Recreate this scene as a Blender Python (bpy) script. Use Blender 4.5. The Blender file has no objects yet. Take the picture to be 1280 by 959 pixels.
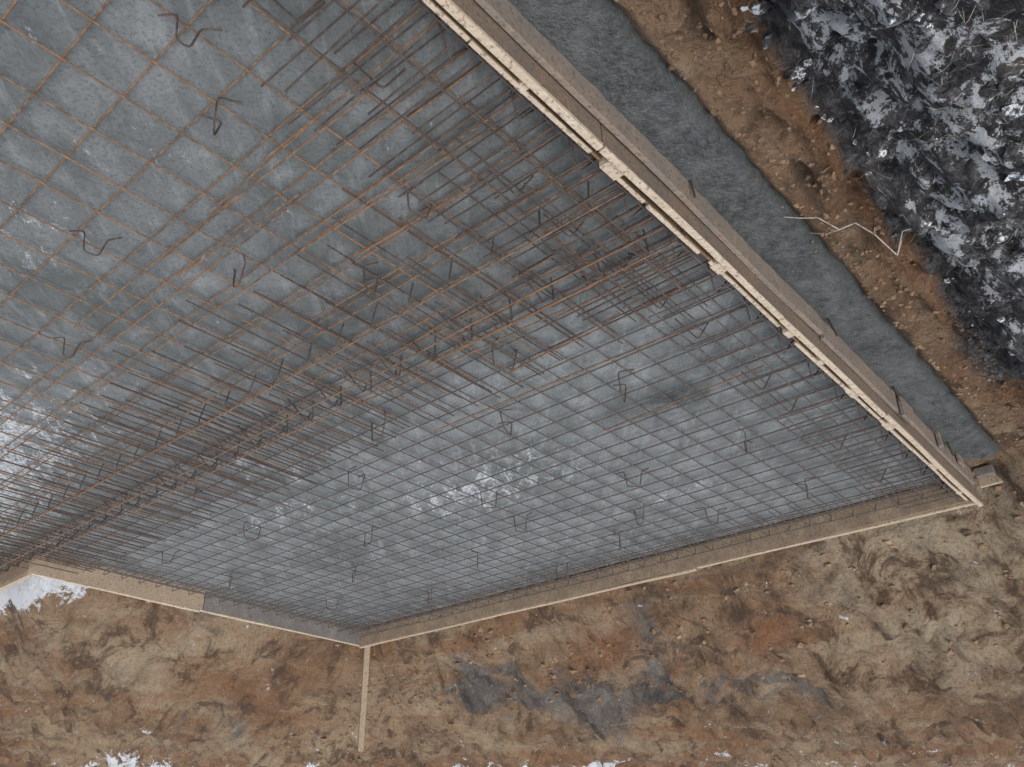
import bpy, math, random, bmesh
from mathutils import Vector, Matrix, noise
random.seed(7)
S=bpy.context.scene
S.view_settings.view_transform='Standard'; S.view_settings.look='None'; S.view_settings.exposure=0

# ---- site frame: a runs along the far form, b runs along the near form
AX,AY=-3.782,6.448
EA=(0.7508,0.6605); EB=(0.6606,-0.7507)
def W(a,b,z=0.0): return Vector((AX+EA[0]*a+EB[0]*b, AY+EA[1]*a+EB[1]*b, z))
LA=7.76; LB=4.32; AMAX=15.0; BMAX=10.5; H=0.25

# ================= node helpers
class M:
    def __init__(s,name,rough=0.8):
        s.m=bpy.data.materials.new(name); s.m.use_nodes=True
        s.nt=s.m.node_tree; s.n=s.nt.nodes; s.l=s.nt.links
        s.b=s.n['Principled BSDF']; s.b.inputs['Roughness'].default_value=rough
        tc=s.n.new('ShaderNodeTexCoord'); s.co=tc.outputs['Object']
    def mapv(s,scale=(1,1,1),rot=(0,0,0),src=None):
        k=s.n.new('ShaderNodeMapping'); k.inputs['Scale'].default_value=scale; k.inputs['Rotation'].default_value=rot
        s.l.new(src or s.co,k.inputs['Vector']); return k.outputs[0]
    def noise(s,scale,detail=4,rough=.6,dist=0,vec=None):
        k=s.n.new('ShaderNodeTexNoise'); k.inputs['Scale'].default_value=scale; k.inputs['Detail'].default_value=detail
        k.inputs['Roughness'].default_value=rough; k.inputs['Distortion'].default_value=dist
        s.l.new(vec or s.co,k.inputs['Vector']); return k.outputs['Fac']
    def ramp(s,f,stops):
        k=s.n.new('ShaderNodeValToRGB'); e=k.color_ramp.elements
        while len(e)<len(stops): e.new(.5)
        for i,(p,c) in enumerate(stops):
            e[i].position=p
            e[i].color=(c,c,c,1) if isinstance(c,(int,float)) else (*c,1)
        s.l.new(f,k.inputs[0]); return k.outputs[0]
    def mix(s,f,a,b,mode='MIX'):
        k=s.n.new('ShaderNodeMix'); k.data_type='RGBA'; k.blend_type=mode
        for i,v in ((0,f),(6,a),(7,b)):
            if isinstance(v,(int,float)): k.inputs[i].default_value=v if i==0 else (v,v,v,1)
            elif isinstance(v,tuple): k.inputs[i].default_value=(*v,1)
            else: s.l.new(v,k.inputs[i])
        return k.outputs[2]
    def math(s,op,a,b=0.0,clamp=False):
        k=s.n.new('ShaderNodeMath'); k.operation=op; k.use_clamp=clamp
        for i,v in ((0,a),(1,b)):
            if isinstance(v,(int,float)): k.inputs[i].default_value=v
            else: s.l.new(v,k.inputs[i])
        return k.outputs[0]
    def attr(s,name):
        k=s.n.new('ShaderNodeAttribute'); k.attribute_name=name; return k.outputs['Fac']
    def bump(s,h,strength=.5,dist=.01,prev=None):
        k=s.n.new('ShaderNodeBump'); k.inputs['Strength'].default_value=strength; k.inputs['Distance'].default_value=dist
        s.l.new(h,k.inputs['Height'])
        s.l.new(k.outputs[0],s.b.inputs['Normal']); return k.outputs[0]
    def col(s,c): s.l.new(c,s.b.inputs['Base Color'])
    def rgh(s,c): s.l.new(c,s.b.inputs['Roughness'])

def mat_concrete():
    m=M('blinding_concrete')
    big=m.noise(.9,3,.55,.6); mid=m.noise(5,6,.74,.6,vec=m.mapv((1,.55,1),(0,0,-.35))); fine=m.noise(55,3,.75)
    c=m.mix(m.ramp(big,[(.3,0.0),(.7,1.0)]),(.155,.173,.170),(.25,.268,.275))
    c=m.mix(m.ramp(mid,[(.48,.0),(.66,.75)]),c,(.34,.36,.37))
    c=m.mix(m.ramp(mid,[(.34,.55),(.46,.0)]),c,(.11,.12,.118))
    c=m.mix(m.ramp(fine,[(.36,.55),(.5,.0)]),c,(.08,.085,.085))
    st=m.noise(10,5,.8,.4,vec=m.mapv((1,.14,1),(0,0,-.35)))
    c=m.mix(m.ramp(st,[(.54,0.0),(.66,.4)]),c,(.42,.44,.46))
    ap=m.attr('apron')
    rough_c=m.mix(m.ramp(m.noise(26,4,.8),[(.38,0.0),(.64,1.0)]),(.05,.055,.057),(.135,.148,.152))
    rough_c=m.mix(m.ramp(m.noise(3,4,.75),[(.44,0.0),(.62,.5)]),rough_c,(.20,.215,.22))
    c=m.mix(ap,c,rough_c)
    d=m.attr('damp_and_shade'); dn=m.math('MULTIPLY',d,m.ramp(m.noise(3,5,.75),[(.34,.2),(.56,1.0)]))  # mask holds damp spots plus painted darkening of the near slab
    c=m.mix(dn,c,(.055,.061,.06))
    f=m.attr('white_patch')
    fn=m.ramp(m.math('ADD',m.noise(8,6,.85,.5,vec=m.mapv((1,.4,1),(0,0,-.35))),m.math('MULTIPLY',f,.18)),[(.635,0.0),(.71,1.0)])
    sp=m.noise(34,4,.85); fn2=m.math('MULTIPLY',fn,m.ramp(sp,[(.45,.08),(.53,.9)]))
    c=m.mix(fn2,c,(.76,.80,.85))  # white specks mixed over the concrete colour
    m.col(c)
    m.rgh(m.ramp(mid,[(.3,.45),(.7,.75)]))
    h=m.math('ADD',m.math('MULTIPLY',mid,.6),m.math('MULTIPLY',fine,m.math('ADD',.4,m.math('MULTIPLY',ap,1.3)))); m.bump(h,.8,.016)
    return m.m
def mat_ground():
    m=M('excavated_soil',.95)
    n1=m.noise(.7,5,.62,1.0,vec=m.mapv((.7,.7,2.0),(0,0,0))); n2=m.noise(2.6,6,.74,.5); n3=m.noise(30,5,.8)
    lay=m.noise(.9,6,.70,.6,vec=m.mapv((.5,.5,3.0)))
    c=m.ramp(n1,[(.34,(.20,.12,.07)),(.44,(.29,.18,.105)),(.52,(.36,.24,.15)),(.60,(.42,.32,.21)),(.72,(.31,.21,.13))])
    c=m.mix(m.ramp(lay,[(.50,0.0),(.58,.7)]),c,(.29,.145,.068))
    c=m.mix(m.ramp(lay,[(.38,.6),(.46,0.0)]),c,(.44,.34,.22))
    pl=m.attr('pale'); c=m.mix(m.math('MULTIPLY',pl,m.ramp(n2,[(.40,.1),(.58,.95)])),c,(.50,.41,.29))
    rs=m.attr('rust'); c=m.mix(m.math('MULTIPLY',rs,m.ramp(n2,[(.35,.4),(.6,.9)])),c,(.27,.11,.045))
    c=m.mix(m.ramp(n2,[(.39,.85),(.48,.0)]),c,(.10,.062,.04))
    dw=m.noise(1.7,6,.78,.6,vec=m.mapv((.8,.8,1.8),(.5,.1,.4)))
    c=m.mix(m.ramp(dw,[(.54,0.0),(.63,.6)]),c,(.12,.088,.065))
    c=m.mix(m.ramp(n2,[(.57,.0),(.70,.5)]),c,(.52,.44,.33))
    cl=m.math('ADD',m.noise(1.5,6,.85,.5),m.math('MULTIPLY',m.math('SUBTRACT',m.attr('clay'),.5),.32))
    cl=m.math('MULTIPLY',m.ramp(cl,[(.49,0.0),(.62,.85)]),m.attr('bank'))
    c=m.mix(cl,c,m.mix(m.ramp(n2,[(.4,0.0),(.6,1.0)]),(.065,.070,.072),(.21,.205,.195)))
    c=m.mix(m.ramp(n3,[(.36,.6),(.48,.0)]),c,(.10,.065,.045))
    c=m.mix(m.ramp(n3,[(.56,.0),(.70,.4)]),c,(.58,.50,.40))
    dk=m.attr('dark')
    nd=m.noise(14,7,.85,.6)
    dcol=m.ramp(nd,[(.38,(.03,.03,.032)),(.47,(.08,.08,.085)),(.55,(.18,.18,.185)),(.64,(.40,.40,.42))])
    dcol=m.mix(m.ramp(m.noise(5,5,.75),[(.54,0.0),(.64,.4)]),dcol,(.17,.13,.10))
    c=m.mix(dk,c,dcol)
    s=m.attr('snow')
    sn=m.math('ADD',m.math('MULTIPLY',m.noise(5,6,.8,.5),.62),m.math('MULTIPLY',nd,.38))
    sn=m.ramp(m.math('ADD',sn,m.math('MULTIPLY',m.math('SUBTRACT',s,.5),.34)),[(.54,0.0),(.557,1.0)])
    c=m.mix(sn,c,(.88,.92,.97))
    m.col(c)
    h=m.math('ADD',m.math('MULTIPLY',n2,2.0),m.math('MULTIPLY',n3,.9))
    h=m.math('ADD',h,m.math('MULTIPLY',m.math('MULTIPLY',nd,.7),dk))
    m.bump(h,1.0,.055)
    return m.m
def mat_wood(name,c1,c2,rotz,dirt=.4,dcol=(.2,.19,.18),rough=.75):
    m=M(name,rough)
    v=m.mapv((1,14,14),(0,0,-rotz)) 
    g=m.noise(5,4,.65,.5,vec=v); c=m.mix(m.ramp(g,[(.35,0.0),(.65,1.0)]),c1,c2)
    n=m.noise(7,5,.75,.5)
    c=m.mix(m.ramp(n,[(.62-.4*dirt,dirt*1.3 if dirt<.7 else .9),(.8-.35*dirt,0.0)]),c,dcol)
    f=m.noise(50,3,.7); c=m.mix(m.ramp(f,[(.36,.7),(.45,0.0)]),c,(.12,.08,.05))
    m.col(c); m.bump(m.mix(.5,g,n),.5,.006); return m.m
def mat_rebar(name,ca,cb,cc):
    m=M(name,.62); m.b.inputs['Metallic'].default_value=.2
    n=m.noise(2.3,3,.7,.5); n2=m.noise(30,2,.7); 
    c=m.mix(m.ramp(n,[(.38,0.0),(.62,1.0)]),ca,cb); c=m.mix(m.ramp(n2,[(.45,0.0),(.65,.8)]),c,cc); m.col(c)
    return m.m
MC=mat_concrete(); MG=mat_ground()
ra=math.atan2(EA[1],EA[0]); rb=math.atan2(EB[1],EB[0])
WN=mat_wood('fresh_sawn_timber',(.64,.54,.42),(.80,.72,.60),rb,.3,(.45,.31,.19))
WNa=mat_wood('fresh_sawn_timber_far',(.58,.46,.33),(.72,.61,.46),ra,.25,(.35,.25,.17))
WD=mat_wood('cement_stained_timber',(.19,.13,.09),(.31,.23,.165),rb,.5,(.16,.15,.14),.9)
WL=mat_wood('cement_splashed_plank',(.26,.20,.15),(.37,.30,.24),rb,.5,(.20,.19,.18),.9)
WDa=mat_wood('weathered_timber_far',(.36,.265,.18),(.48,.37,.26),ra,.45,(.20,.15,.11),.9)
WG=mat_wood('grey_ply',(.2,.18,.165),(.30,.27,.25),rb,.5,(.13,.13,.13),.9)
WB=mat_wood('batten_brown',(.28,.17,.09),(.42,.28,.16),rb,.4,(.12,.08,.05),.9)
RF=mat_rebar('steel_rebar_dull',(.095,.08,.077),(.13,.10,.088),(.19,.165,.155))
RN=mat_rebar('steel_rebar_rusty',(.27,.15,.08),(.15,.10,.07),(.35,.225,.14))
RC=mat_rebar('steel_rebar_dark',(.065,.05,.045),(.11,.08,.066),(.155,.12,.10))

def mkobj(name,verts,faces,mat,smooth=False,parent=None):
    me=bpy.data.meshes.new(name); me.from_pydata([tuple(v) for v in verts],[],faces); me.update()
    if mat: me.materials.append(mat)
    o=bpy.data.objects.new(name,me); S.collection.objects.link(o)
    if smooth: me.polygons.foreach_set('use_smooth',[True]*len(me.polygons))
    if parent: o.parent=parent
    return o

# ================= terrain
def fbm(x,y,z,o): return noise.fractal(Vector((x,y,z)),1.0,2.1,o)
def sst(x,e0,e1):
    t=max(0,min(1,(x-e0)/(e1-e0))); return t*t*(3-2*t)
def rect_d(a,b,a0,a1,b0,b1):
    dx=max(a0-a,0,a-a1); dy=max(b0-b,0,b-b1); return math.hypot(dx,dy)
def outd(a,b): return min(rect_d(a,b,0,LA,0,60),rect_d(a,b,LA,60,LB,60))
def gs(a,b,a0,b0,ra_,rb_): return math.exp(-((a-a0)/ra_)**2-((b-b0)/rb_)**2)
def ground_z(a,b):
    d=outd(a,b)
    if d<=0: return -.08
    n1=fbm(a*.55,b*.55,1,3); n2=fbm(a*1.9,b*1.9,5,4); n3=fbm(a*7,b*7,9,4)
    lw = sst(b,-.3,.8) if a<0 else 0
    marg=.12+lw*.64
    e=max(0,d-marg+.10*n2*(1 if d>marg*.6 else 0))
    top=1.62+.22*n1 -lw*.45
    slope=1.12+.3*n1-.15*lw
    z=top*(1-math.exp(-(e*slope/top)*1.25))
    amp=sst(d,.1,.9)
    z+=amp*(.13*n2+.07*n3)+ (.012+.05*lw*sst(d,.45,.8))*n3*sst(d,.02,.2)
    if lw>0:
        z+= lw*(sst(d,.33+.035*n2+.02*n3,.41+.035*n2)*.05-.07*(1-sst(d,.30,.40)))
        z+= lw*.08*math.exp(-((d-.66-.08*n2)/.07)**2)*(.6+n3)
    r=noise.noise(Vector((a*.9,b*3.2,z*2.0)))
    z+=amp*.20*abs(r)*(1-lw)
    r=noise.noise(Vector((a*3.1+7,b*4.5,z*3.0)))
    z-=amp*.13*abs(r)
    if d<.04: z=min(z,-.01)
    return z
def lin(s,e,st):
    n=max(1,int(round((e-s)/st))); return [s+(e-s)*i/n for i in range(n)]
ag=lin(-80,-12,8)+lin(-12,-3,.6)+lin(-3,-2,.06)+lin(-2,-.2,.02)+lin(-.2,14,.045)+lin(14,22,.5)+lin(22,82,10)+[82]
bg=lin(-82,-14,8)+lin(-14,-4.5,.5)+lin(-4.5,-2.6,.08)+lin(-2.6,.3,.03)+lin(.3,7.6,.03)+lin(7.6,12,.25)+lin(12,70,6)+[70]
verts=[];AT={k:[] for k in ('dark','snow','bank','clay','pale','rust')}
for b in bg:
    for a in ag:
        d=outd(a,b)
        if d<=0:
            verts.append(W(a,b,-.08)); 
            for k_ in AT: AT[k_].append(0)
            continue
        far=max(0,abs(a-4)-12,abs(b-2)-10)
        z=ground_z(a,b)
        if far>0: z+=.5*fbm(a*.05,b*.05,3,3)*min(1,far/15)
        verts.append(W(a,b,z))
        n=fbm(a*1.3,b*1.3,20,3); n5=fbm(a*5,b*5,22,4)
        thr=-.62-.10*sst(b,2.0,3.6)
        k=sst(-a+.10*n+.05*n5,-thr-.03,-thr+.05)*sst(b+.3*n,1.5,1.8) if a<0 else 0
        s=.50*k*sst(-a+.1*n,.70,.90)+.06*k+.10*k*n
        s=max(s, sst(z+.3*n,1.35,1.75)*(.85 if a>6 else .45))
        if a>LA-.3 and d<.7: s=max(s,.85*sst(b+.4*n,3.0,4.0)*(1-sst(d,.25,.6)),.62*(1-sst(d,.1,.5)))
        s=max(s,.30)
        if a<.2 and k<.3 and b>0: s=.10 if b>1.2 else .33
        AT['dark'].append(k); AT['snow'].append(s); AT['bank'].append(sst(d,.15,.6)*(1-k) if not(a<.1 and b>0) else 0)
        AT['clay'].append(min(1,gs(a,b,5.0,-1.35,1.6,.55)+.8*gs(a,b,6.6,-1.0,.8,.5)+.7*gs(a,b,3.6,-.5,.3,.2)+.6*gs(a,b,9.5,1.0,.9,.8)+.75*gs(a,b,2.6,-1.7,.8,.5)))
        AT['pale'].append(min(1,gs(a,b,.7,-1.1,1.1,.9)+gs(a,b,.2,-.3,1.0,.35)+.7*gs(a,b,8.6,2.6,.5,.7)+.5*gs(a,b,4.2,-.5,.6,.15)))
        AT['rust'].append(min(1,gs(a,b,2.25,-.85,.42,.22)+.8*gs(a,b,4.4,-.75,1.1,.2)+.6*gs(a,b,8.7,.6,.5,.6)+(.65*math.exp(-((-a-.68)/.09)**2) if b>1.2 and a<0 else 0)))
nA=len(ag); faces=[(j*nA+i,(j+1)*nA+i,(j+1)*nA+i+1,j*nA+i+1) for j in range(len(bg)-1) for i in range(nA-1)]
g=mkobj('ground',verts,faces,MG,True)
for nm,arr in AT.items():
    at=g.data.attributes.new(nm,'FLOAT','POINT'); at.data.foreach_set('value',arr)

# ================= blinding concrete slab
ca=[-.46+.02*i for i in range(24)]+lin(.02,AMAX,.09)+[AMAX]; cb=lin(.02,7.2,.03)+lin(7.2,BMAX,.1)+[BMAX]
vs=[];fr=[];dm=[];apr=[]
for b in cb:
    ed=.39+.03*fbm(b*1.7,0,3,4)+.02*fbm(b*9,0,8,3)
    for i,a in enumerate(ca):
        z=.004*fbm(a*1.5,b*1.5,4,2)
        if a<-.02:
            z+=.008*fbm(a*9,b*9,4,4)+.005*fbm(a*24,b*24,14,3)
            z+=.022-.095*sst(-a,ed-.09,ed+.03)
        vs.append(W(a,b,z))
        f=.9*gs(a,b,3.2,2.5,1.1,.5)+1.1*gs(a,b,5.4,5.6,1.3,.6)+.7*gs(a,b,5.2,3.2,.7,.35)+.5*gs(a,b,2.8,6.5,.6,.3)+.6*gs(a,b,4.3,4.0,.5,.35)+1.2*gs(a,b,7.4,5.1,1.5,.6)+.6*gs(a,b,2.0,1.2,.5,.3)+.5*gs(a,b,1.6,7.2,.7,.3)  # weights for where the white specks gather on the slab
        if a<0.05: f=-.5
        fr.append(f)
        if a<0: d=.9*sst(-a,.28,.35)+.6*(1-sst(-a,.06,.15))  # apron darkens towards its outer rim and the form foot
        else: d=1.0*gs(a,b,1.14,2.74,.38,.22)+.5*gs(a,b,.75,3.3,.25,.3)+.55*gs(a,b,1.8,4.9,1.6,.6)+.36*sst(b,4.6,6.2)+.35*gs(a,b,.7,1.2,.5,.8)+.25*gs(a,b,6.5,.8,1,.6)  # damp spot, plus nearer slab painted darker where it reflects less sky
        dm.append(min(1,d)); apr.append(1 if a<-.02 else 0)
nc=len(ca); fs=[]
for j in range(len(cb)-1):
    for i in range(nc-1):
        am=(ca[i]+ca[i+1])/2; bm_=(cb[j]+cb[j+1])/2
        if am>LA+.02 and bm_<LB-.02: continue
        if am<-.02 and bm_<.34+.1*noise.noise(Vector((am*6,1,1))): continue
        fs.append((j*nc+i,(j+1)*nc+i,(j+1)*nc+i+1,j*nc+i+1))
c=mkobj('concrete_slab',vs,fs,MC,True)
for nm,arr in (('white_patch',fr),('damp_and_shade',dm),('apron',apr)):
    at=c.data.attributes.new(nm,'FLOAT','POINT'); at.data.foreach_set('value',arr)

# ================= boards
def board(vf,a0,a1,b0,b1,z0,z1,wob=.003,step=.25,tilt=0):
    V,F=vf; along_b=(b1-b0)>(a1-a0)
    L=(b1-b0) if along_b else (a1-a0); n=max(1,int(L/step)); base=len(V); sd=random.random()*50
    for i in range(n+1):
        t=i/n; w=wob*noise.noise(Vector((t*L*.9,sd,0)))*2; wz=wob*noise.noise(Vector((t*L*.7,sd,7)))*2
        for (p,q) in ((0,0),(1,0),(1,1),(0,1)):
            z=(z0,z1)[q]+(wz if q else 0); tl=tilt*t
            if along_b: V.append(W((a0,a1)[p]+w+tl,b0+L*t,z))
            else: V.append(W(a0+L*t,(b0,b1)[p]+w+tl,z))
        if i:
            o=base+(i-1)*4
            for k in range(4): F.append((o+k,o+(k+1)%4,o+4+(k+1)%4,o+4+k))
    F.append((base,base+3,base+2,base+1)); o=base+n*4; F.append((o,o+1,o+2,o+3))
def finish(name,vf,mat,parent,bev=.003):
    o=mkobj(name,vf[0],vf[1],mat,False,parent)
    bm=bmesh.new(); bm.from_mesh(o.data); bmesh.ops.recalc_face_normals(bm,faces=bm.faces); bm.to_mesh(o.data); bm.free()
    md=o.modifiers.new('bevel','BEVEL'); md.width=bev; md.segments=2; md.limit_method='ANGLE'; return o
def empty(name):
    e=bpy.data.objects.new(name,None); S.collection.objects.link(e); return e
f1=empty('timber_formwork')
vf=([],[]); board(vf,-.040,-.016,-.03,2.05,.0,.250); board(vf,-.044,-.018,2.055,5.2,.0,.258); board(vf,-.040,-.016,5.21,BMAX,.0,.250); finish('outer_plank_face',vf,WD,f1)
vf=([],[]); board(vf,-.068,-.046,.12,1.62,.0,.140,.006); board(vf,-.074,-.049,1.66,3.05,.0,.165,.006); board(vf,-.078,-.050,3.07,6.2,.0,.155,.007); board(vf,-.074,-.048,6.23,BMAX,.0,.165,.005); finish('lower_plank',vf,WL,f1)
vf=([],[]); 
for (s,e,o) in ((-.035,2.05,0),(2.06,3.55,.004),(3.56,5.2,.0),(5.21,7.4,.003),(7.41,BMAX,0)):
    board(vf,-.050+o,-.016+o,s,e,.254 if s<2 or s>5.2 else .262,.275+o*.5,.005)
finish('top_rail',vf,WN,f1)
vf=([],[])
for (s,e,o) in ((.02,1.95,0),(1.98,3.2,.006),(3.22,4.45,0),(4.47,5.6,.008),(5.62,7.0,.002),(7.02,BMAX,0)):
    board(vf,.020+o,.034+o,s,e,.0,.236-o,.004)
finish('inner_skin',vf,WB,f1)
vf=([],[]); b=.1
while b<9.5:
    L=random.uniform(.25,.9); board(vf,.018,.038,b,b+L,.238,.25+random.uniform(-.003,.006),.004); b+=L+random.choice((.01,.03,.10,.22))
finish('inner_edge_strip',vf,WN,f1)
vf=([],[]); b=.3
while b<9.5:
    L=random.uniform(.03,.13); board(vf,-.014,.036+random.uniform(-.004,.012),b,b+L,.19,.256+random.uniform(-.004,.004),.001); b+=random.uniform(.4,.95)
finish('packer_blocks',vf,WN,f1)
vf=([],[]); b=.12
while b<9.5:
    L=random.uniform(.3,.6); board(vf,-.012,.013,b,b+L,.15,.215,.001); b+=L+random.uniform(.05,.3)
finish('infill_batten',vf,WB,f1)
vf=([],[])
board(vf,-.105,-.08,1.62,1.86,.06,.205,.001); board(vf,-.095,-.074,.42,.56,.0,.10,.001); board(vf,-.10,-.074,.98,1.03,.0,.13,.001)
finish('outside_cleats',vf,WL,f1)
f2=empty('timber_formwork')
vf=([],[]); board(vf,-.035,3.9,-.03,-.004,.0,.225,.004); board(vf,3.905,LA+.03,-.032,-.004,.0,.233,.004); finish('inner_planks',vf,WDa,f2)
vf=([],[]); board(vf,-.012,2.6,-.052,-.012,.2285,.244,.005); board(vf,2.62,5.3,-.05,-.008,.2365,.252,.006); board(vf,5.31,LA+.03,-.052,-.012,.237,.251,.005); finish('top_rail',vf,WNa,f2)
vf=([],[])
for a in (.9,1.9,3.0,4.2,5.4,6.6): board(vf,a,a+.05,-.10,-.054,-.02,.225,.001)
finish('stakes',vf,WDa,f2)
f3=empty('timber_formwork')
vf=([],[]); board(vf,LA+.004,LA+.03,.0,2.35,.0,.215,.004); finish('grey_plank',vf,WG,f3)
vf=([],[]); board(vf,LA+.004,LA+.030,2.36,LB,.0,.226,.004); finish('tan_plank',vf,mat_wood('tan_ply',(.42,.31,.22),(.52,.40,.29),rb,.4,(.30,.24,.18)),f3)
vf=([],[]); board(vf,LA+.010,LA+.04,.0,2.38,.2195,.234,.004); board(vf,LA+.010,LA+.04,2.385,LB-.04,.230,.244,.004); finish('top_rail',vf,WN,f3)
f4=empty('timber_formwork')
vf=([],[]); board(vf,LA+.035,AMAX,LB-.032,LB-.004,.0,.235,.004); finish('plank',vf,WDa,f4)
vf=([],[]); board(vf,LA+.05,AMAX,LB-.055,LB-.012,.239,.254,.004); finish('top_rail',vf,WNa,f4)
vf=([],[]); board(vf,-.22,-.085,.03,.10,.0,.07,.001); finish('timber_offcut',vf,WG,None)
vf=([],[]); board(vf,-1.1,-.06,-.11,-.075,.02,.10,.006); finish('timber_batten',vf,WNa,None)
def post(name,p0,p1,w,mat):
    d=(p1-p0).normalized(); x=d.cross(Vector((.3,1,0))).normalized(); y=d.cross(x)
    V=[];F=[];n=8
    for i in range(n+1):
        p=p0.lerp(p1,i/n)+x*.004*noise.noise(Vector((i,1,2)));r=w*(1-.1*i/n)
        for (u,v) in ((-1,-1),(1,-1),(1,1),(-1,1)): V.append(p+x*u*r+y*v*r)
        if i:
            o=(i-1)*4
            for k in range(4): F.append((o+k,o+(k+1)%4,o+4+(k+1)%4,o+4+k))
    F+= [(0,3,2,1),(n*4,n*4+1,n*4+2,n*4+3)]
    return finish(name,(V,F),mat,None,.008)
post('wooden_stake',W(LA+.03,-.14,-.1),W(LA+.19,-.31,1.50),.041,mat_wood('stake_timber',(.36,.27,.18),(.50,.40,.28),0,.3,(.28,.21,.15)))

# ================= rebar
class Bars:
    def __init__(s,name,r,mat,parent=None):
        cu=bpy.data.curves.new(name,'CURVE'); cu.dimensions='3D'; cu.bevel_depth=r; cu.bevel_resolution=1; cu.use_fill_caps=True
        cu.materials.append(mat); s.cu=cu; s.o=bpy.data.objects.new(name,cu); S.collection.objects.link(s.o); s.o.parent=parent
    def pts(s,P):
        sp=s.cu.splines.new('POLY'); sp.points.add(len(P)-1)
        for i,p in enumerate(P): sp.points[i].co=(*p,1)
        sp.use_smooth=True
    def bar(s,a0,b0,a1,b1,z,jit=.008,sag=.008):
        L=math.hypot(a1-a0,b1-b0); n=max(2,int(L/.4)); sd=random.random()*90
        ja,jb=random.gauss(0,jit),random.gauss(0,jit); ka,kb=random.gauss(0,jit),random.gauss(0,jit)
        P=[]
        for i in range(n+1):
            t=i/n; w=.009*noise.noise(Vector((t*L*.8,sd,1))); wz=sag*noise.noise(Vector((t*L*1.2,sd,5)))
            P.append(W(a0+(a1-a0)*t+ja*(1-t)+ka*t+w, b0+(b1-b0)*t+jb*(1-t)+kb*t+w, z+wz))
        s.pts(P)
    def path(s,L):
        P=[Vector(p) for p in L]; out=[P[0]]
        for i in range(1,len(P)-1):
            r=min(.022,(P[i]-P[i-1]).length*.4,(P[i+1]-P[i]).length*.4)
            u=P[i]+(P[i-1]-P[i]).normalized()*r; v=P[i]+(P[i+1]-P[i]).normalized()*r
            for t in (0,.5,1): out.append(u*(1-t)**2+P[i]*2*t*(1-t)+v*t*t)
        out.append(P[-1]); s.pts([W(*p) for p in out])
R=empty('rebar_grid')
far=Bars('far_mesh',.0050,RF,R); near=Bars('near_mesh',.0054,RN,R); nearx=Bars('near_cross_bars',.0048,RN,R); beam=Bars('beam_bars',.0056,RN,R); lap=Bars('lap_bars',.0050,RC,R); edge=Bars('edge_hairpins',.0048,RF,R); edge2=Bars('edge_hairpins_rusty',.0048,RC,R)
zl,zu=.045,.056
SP=.2; SN=.26
b=.08
while b<4.55:
    far.bar(.06,b,LA-.06 if b<LB+.05 else AMAX-.1,b,zl); b+=SP
b=4.75
while b<BMAX-.1:
    near.bar(.06,b,AMAX-.1,b,zl,.012); b+=SN
a=.1
while a<AMAX-.1:
    b0=.05 if a<LA-.02 else LB+.06
    if b0<1: far.bar(a,b0,a,4.7,zu)
    a+=SP
a=.1
while a<AMAX-.1:
    nearx.bar(a+.012,max(LB+.06 if a>LA else 0,3.9),a+.012,BMAX-.1,zu+.002,.012)
    a+=SN
a=.12
while a<AMAX-.2:
    s=3.72+random.gauss(0,.05) if a<LA else LB+.07
    lap.bar(a,s,a+random.gauss(0,.01),5.5+random.gauss(0,.08),.075+random.uniform(0,.01))
    if random.random()<.8: lap.bar(a+.07,s+.15+random.gauss(0,.06),a+.07,5.2+random.gauss(0,.1),.185+random.uniform(0,.01))
    if a>3.2 and random.random()<.9: lap.bar(a+.13,s-.05+random.gauss(0,.06),a+.13,5.3+random.gauss(0,.1),.078)
    a+=.2
for b in (4.42,4.56,4.88): beam.bar(.08,b,AMAX-.2,b,.205,sag=.014)
for b in (4.47,4.95): beam.bar(.08,b,AMAX-.2,b,.075,sag=.01)
for b in (5.18,5.42,5.66): near.bar(.05,b+.07,AMAX-.3,b+.07,.072,sag=.01)
a=.25
while a<AMAX-.3:
    t=random.gauss(0,.015)
    lap.path([(a,4.44,.055),(a+t,4.42,.2),(a+t,4.92,.2),(a,4.9,.055)]); 
    lap.path([(a+.1,4.58,.06),(a+.05,4.44,.195),(a+.16,4.34,.06)])
    a+=.3
b=.12
while b<BMAX-.2:
    L=.62+random.gauss(0,.03); q=random.gauss(0,.012); m=edge if b<4.2 else edge2
    m.path([(L,b+q,.06),(.065,b,.06),(.065,b+.012,.2),(L-.05,b+.02-q,.2)])
    if 3.8<b<6.2: edge2.path([(L+.35,b+.1+q,.068),(.09,b+.1,.068),(.09,b+.1,.185),(L+.2,b+.1-q,.185)])
    b+=.2
for (x,z) in ((.085,.208),(.30,.192),(.52,.192),(.08,.07)): edge.bar(x,.06,x,4.4,z,sag=.012); edge2.bar(x,4.2,x,BMAX-.2,z,sag=.012)
b=.2
while b<8:
    edge2.path([(.12,b,.06),(.17,b+.09,.195),(.14,b+.2,.06)])
    if random.random()<.7: edge2.path([(.42,b+.1,.06),(.47,b+.16,.19),(.55,b+.26,.06)])
    b+=.4
a=.15
while a<LA-.05:
    L=.5+random.gauss(0,.03); edge.path([(a,L,.06),(a,.06,.06),(a+.01,.06,.13),(a+.015,L-.05,.13)]); a+=.2
for y in (.08,.28,.46): edge.bar(.06,y,LA-.06,y,.136,sag=.012)
b=.2
while b<LB:
    edge.path([(LA-.5,b,.06),(LA-.06,b,.06),(LA-.06,b,.11),(LA-.45,b+.01,.11)]); b+=.2
for y in (.28,.46): edge.bar(LA-y,.06,LA-y,LB+.3,.116,sag=.012)
a=LA+.2
while a<AMAX-.2:
    edge.path([(a,LB+.5,.06),(a,LB+.06,.06),(a+.01,LB+.06,.15),(a+.015,LB+.45,.15)]); a+=.2
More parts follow.
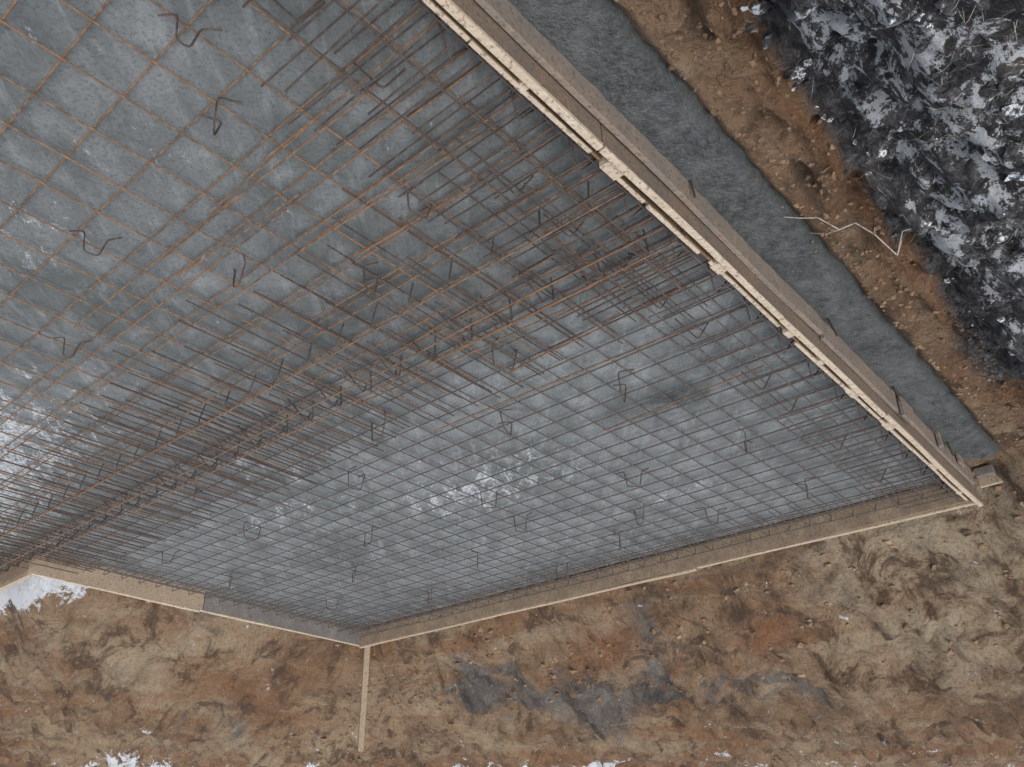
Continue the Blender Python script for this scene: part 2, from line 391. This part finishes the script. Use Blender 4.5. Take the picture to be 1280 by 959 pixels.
for i in range(18):
    a0=random.uniform(.1,2.2); b0=random.uniform(3.9,6.0); near.bar(a0,b0,a0+random.uniform(.8,1.8),b0+random.gauss(0,.04),.085)
near.bar(.5,3.55,2.6,3.60,.08); near.bar(.4,2.86,1.7,2.80,.08)
def chair(a,b,ang,w=.17,h=.165,k=0):
    br=Bars('rebar_chair',.0045,RC)
    c_,s_=math.cos(ang),math.sin(ang)
    f=.08
    L=[(-w/2,-f,0),(-w/2,f*.3,0),(-w/2+.01,0+f*.2,h),(w/2,.01,h*.98),(w/2+.02,-f*.1,0),(w/2+.02,f,0)] if k==0 else [(-w/2-.06,.05,0),(-w/2,0,0),(-w/2+.02,0,h),(w/2-.02,0,h),(w/2,0,0),(w/2+.05,-.06,0)]
    L=[(a+x*c_-y*s_,b+x*s_+y*c_,.064+z) for x,y,z in L]
    br.path(L)
spots=[(2.13,3.43),(2.81,4.03),(3.63,3.45),(1.99,2.0),(5.35,3.36),(2.32,6.26),(1.14,6.26),(.92,6.6),(1.2,3.3),(.95,2.0),(3.1,2.45),(3.3,1.9),(4.6,2.6),(4.3,1.3),(2.9,.9),(1.9,.9),(1.0,.9),(5.6,1.9),(5.6,.8),(6.7,1.3),(6.8,2.6),(6.6,3.5),(4.4,6.3),(3.5,7.4),(2.2,7.6),(6.0,6.2),(1.5,4.1),(3.4,5.9),(.9,5.35),(2.4,1.35),(3.9,.5),(2.0,5.6),(1.55,5.1),(4.9,4.2)]
for i,(a,b) in enumerate(spots):
    k=.85 if b>5 else 1
    chair(a+random.gauss(0,.03),b+random.gauss(0,.03),random.uniform(0,6.28),k*random.uniform(.10,.16),k*random.uniform(.12,.16),i%2)
for b,t in ((4.55,.02),(3.02,.05),(1.95,.03),(.8,.02)):
    P=Bars('rebar_pin',.006,RC); P.pts([W(-.088,b,-.05),W(-.088-t,b+.01,.12+t)])

# ================= twig, rubble, dry grass
def tw(name,chains,mat):
    cu=bpy.data.curves.new(name,'CURVE'); cu.dimensions='3D'; cu.bevel_depth=1; cu.bevel_resolution=2; cu.materials.append(mat)
    for ch in chains:
        sp=cu.splines.new('POLY'); sp.points.add(len(ch)-1)
        for i,(a,b,z,r) in enumerate(ch): sp.points[i].co=(*W(a,b,z),1); sp.points[i].radius=r
    o=bpy.data.objects.new(name,cu); S.collection.objects.link(o)
def gz(a,b,o=.02): return max(ground_z(a,b),0)+o
tm=mat_wood('bark_pale',(.50,.45,.38),(.64,.58,.5),0,.2)
ch=lambda pts,r0:[(a,b,gz(a,b,o),r0*(1-.6*i/len(pts))) for i,(a,b,o) in enumerate(pts)]
tw('fallen_twig',[ch([(-.74,3.58,.03),(-.69,3.66,.05),(-.63,3.72,.04),(-.58,3.82,.05),(-.51,3.86,.05),(-.45,3.95,.03),(-.37,3.98,.03),(-.31,4.02,.02)],.005),ch([(-.69,3.66,.05),(-.75,3.70,.07),(-.79,3.68,.05)],.004),ch([(-.51,3.86,.05),(-.44,3.85,.05),(-.36,3.83,.03)],.003),ch([(-.63,3.72,.04),(-.66,3.82,.05)],.003)],tm)
tb=bmesh.new(); bmesh.ops.create_icosphere(tb,subdivisions=2,radius=1); tb.verts.ensure_lookup_table()
TV=[v.co.copy() for v in tb.verts]; TF=[tuple(v.index for v in f.verts) for f in tb.faces]; tb.free()
def rubble(name,n,place,mat):
    V=[];F=[]
    for i in range(n):
        a,b,r,onslab=place()
        z=0.016 if onslab else ground_z(a,b)
        o=len(V); P=W(a,b,z+r*.05); R3=Matrix.Rotation(random.random()*6,3,'Z')@Matrix.Rotation(random.uniform(-.5,.5),3,'X')
        sx,sz=random.uniform(.7,1.6),random.uniform(.4,.8); sd=Vector((random.random()*90,0,0))
        for v in TV:
            q=v*(1+.9*noise.noise(v*1.1+sd)+.35*noise.noise(v*3+sd)); V.append(P+R3@Vector((q.x*sx*r,q.y*r,q.z*sz*r)))
        F+=[tuple(o+k for k in f) for f in TF]
    mkobj(name,V,F,mat)
mr=M('clod',.95); n=mr.noise(2,5,.8); mr.col(mr.ramp(n,[(.35,(.12,.085,.06)),(.5,(.27,.17,.10)),(.65,(.40,.30,.2))])); mr.bump(mr.noise(60,3,.8),.8,.01)
md_=M('dark_clod',.95); n=md_.noise(9,5,.8); md_.col(md_.ramp(n,[(.4,(.025,.025,.027)),(.52,(.09,.09,.095)),(.57,(.20,.20,.20)),(.585,(.75,.79,.85))])); md_.bump(md_.noise(60,3,.8),.8,.012)
def pl1():
    u=random.random()
    if u<.5: return -random.uniform(.38,.72),random.uniform(.4,7),random.choice((.004,.006,.008,.012)),False
    if u<.95: return random.uniform(-1,12),-random.uniform(.08,1.6),random.choice((.006,.01,.014,.02,.03)),False
    return -random.uniform(.1,.34),random.uniform(.4,6.5),random.choice((.003,.005)),True
rubble('soil_rubble',2200,pl1,mr.m)
def pl2():
    return -random.uniform(.70,1.9),random.uniform(1.9,7),random.choice((.006,.008,.012,.012,.018,.028)),False
rubble('dark_soil_clods',1000,pl2,md_.m)
V=[];F=[]
for i in range(2600):
    a=-random.uniform(.70,1.9); b=random.uniform(1.9,6.8)
    if noise.noise(Vector((a*2.5,b*2.5,3)))<0: continue
    z=ground_z(a,b); p=W(a,b,z); th=random.random()*6.28; L=random.uniform(.03,.10)
    d=Vector((math.cos(th),math.sin(th),random.uniform(.1,.6)))*L; s=Vector((-math.sin(th),math.cos(th),0))*.0010
    o=len(V); mid=p+d*.55+Vector((0,0,L*.15)); V+=[p-s,p+s,mid+s,mid-s,p+d]; F+=[(o,o+1,o+2,o+3),(o+3,o+2,o+4)]
mg=M('dry_grass_blades',.9); mg.col(mg.ramp(mg.noise(9),[(.4,(.12,.11,.09)),(.6,(.38,.35,.30))]))
mkobj('dry_grass',V,F,mg.m)

# ================= light
w=bpy.data.worlds.new('World'); S.world=w; w.use_nodes=True; nt=w.node_tree
sk=nt.nodes.new('ShaderNodeTexSky'); sk.sky_type='NISHITA'; sk.sun_disc=False; el,rot=math.radians(50),math.radians(200)
sk.sun_elevation=el; sk.sun_rotation=rot; sk.dust_density=3
hs=nt.nodes.new('ShaderNodeHueSaturation'); hs.inputs['Saturation'].default_value=.36
nt.links.new(sk.outputs[0],hs.inputs['Color']); nt.links.new(hs.outputs[0],nt.nodes['Background'].inputs[0]); nt.nodes['Background'].inputs[1].default_value=.15
sl=bpy.data.lights.new('sun','SUN'); sl.energy=1.35; sl.angle=math.radians(28); sl.color=(1,.97,.93)
so=bpy.data.objects.new('sun',sl); S.collection.objects.link(so)
dirv=Vector((math.sin(rot)*math.cos(el),math.cos(rot)*math.cos(el),math.sin(el)))
so.rotation_euler=dirv.to_track_quat('Z','Y').to_euler()

# ================= camera (phone held upside down)
p=math.atan2(609,1052); s,c_=math.sin(p),math.cos(p)
cd=bpy.data.cameras.new('camera'); cd.sensor_width=36; cd.lens=36*1052/1280; cd.clip_end=500; cd.clip_start=.05
co=bpy.data.objects.new('camera',cd); S.collection.objects.link(co)
m=Matrix(((-1,0,0,0),(0,-s,-c_,0),(0,-c_,s,2.85),(0,0,0,1))); co.matrix_world=m
S.camera=co
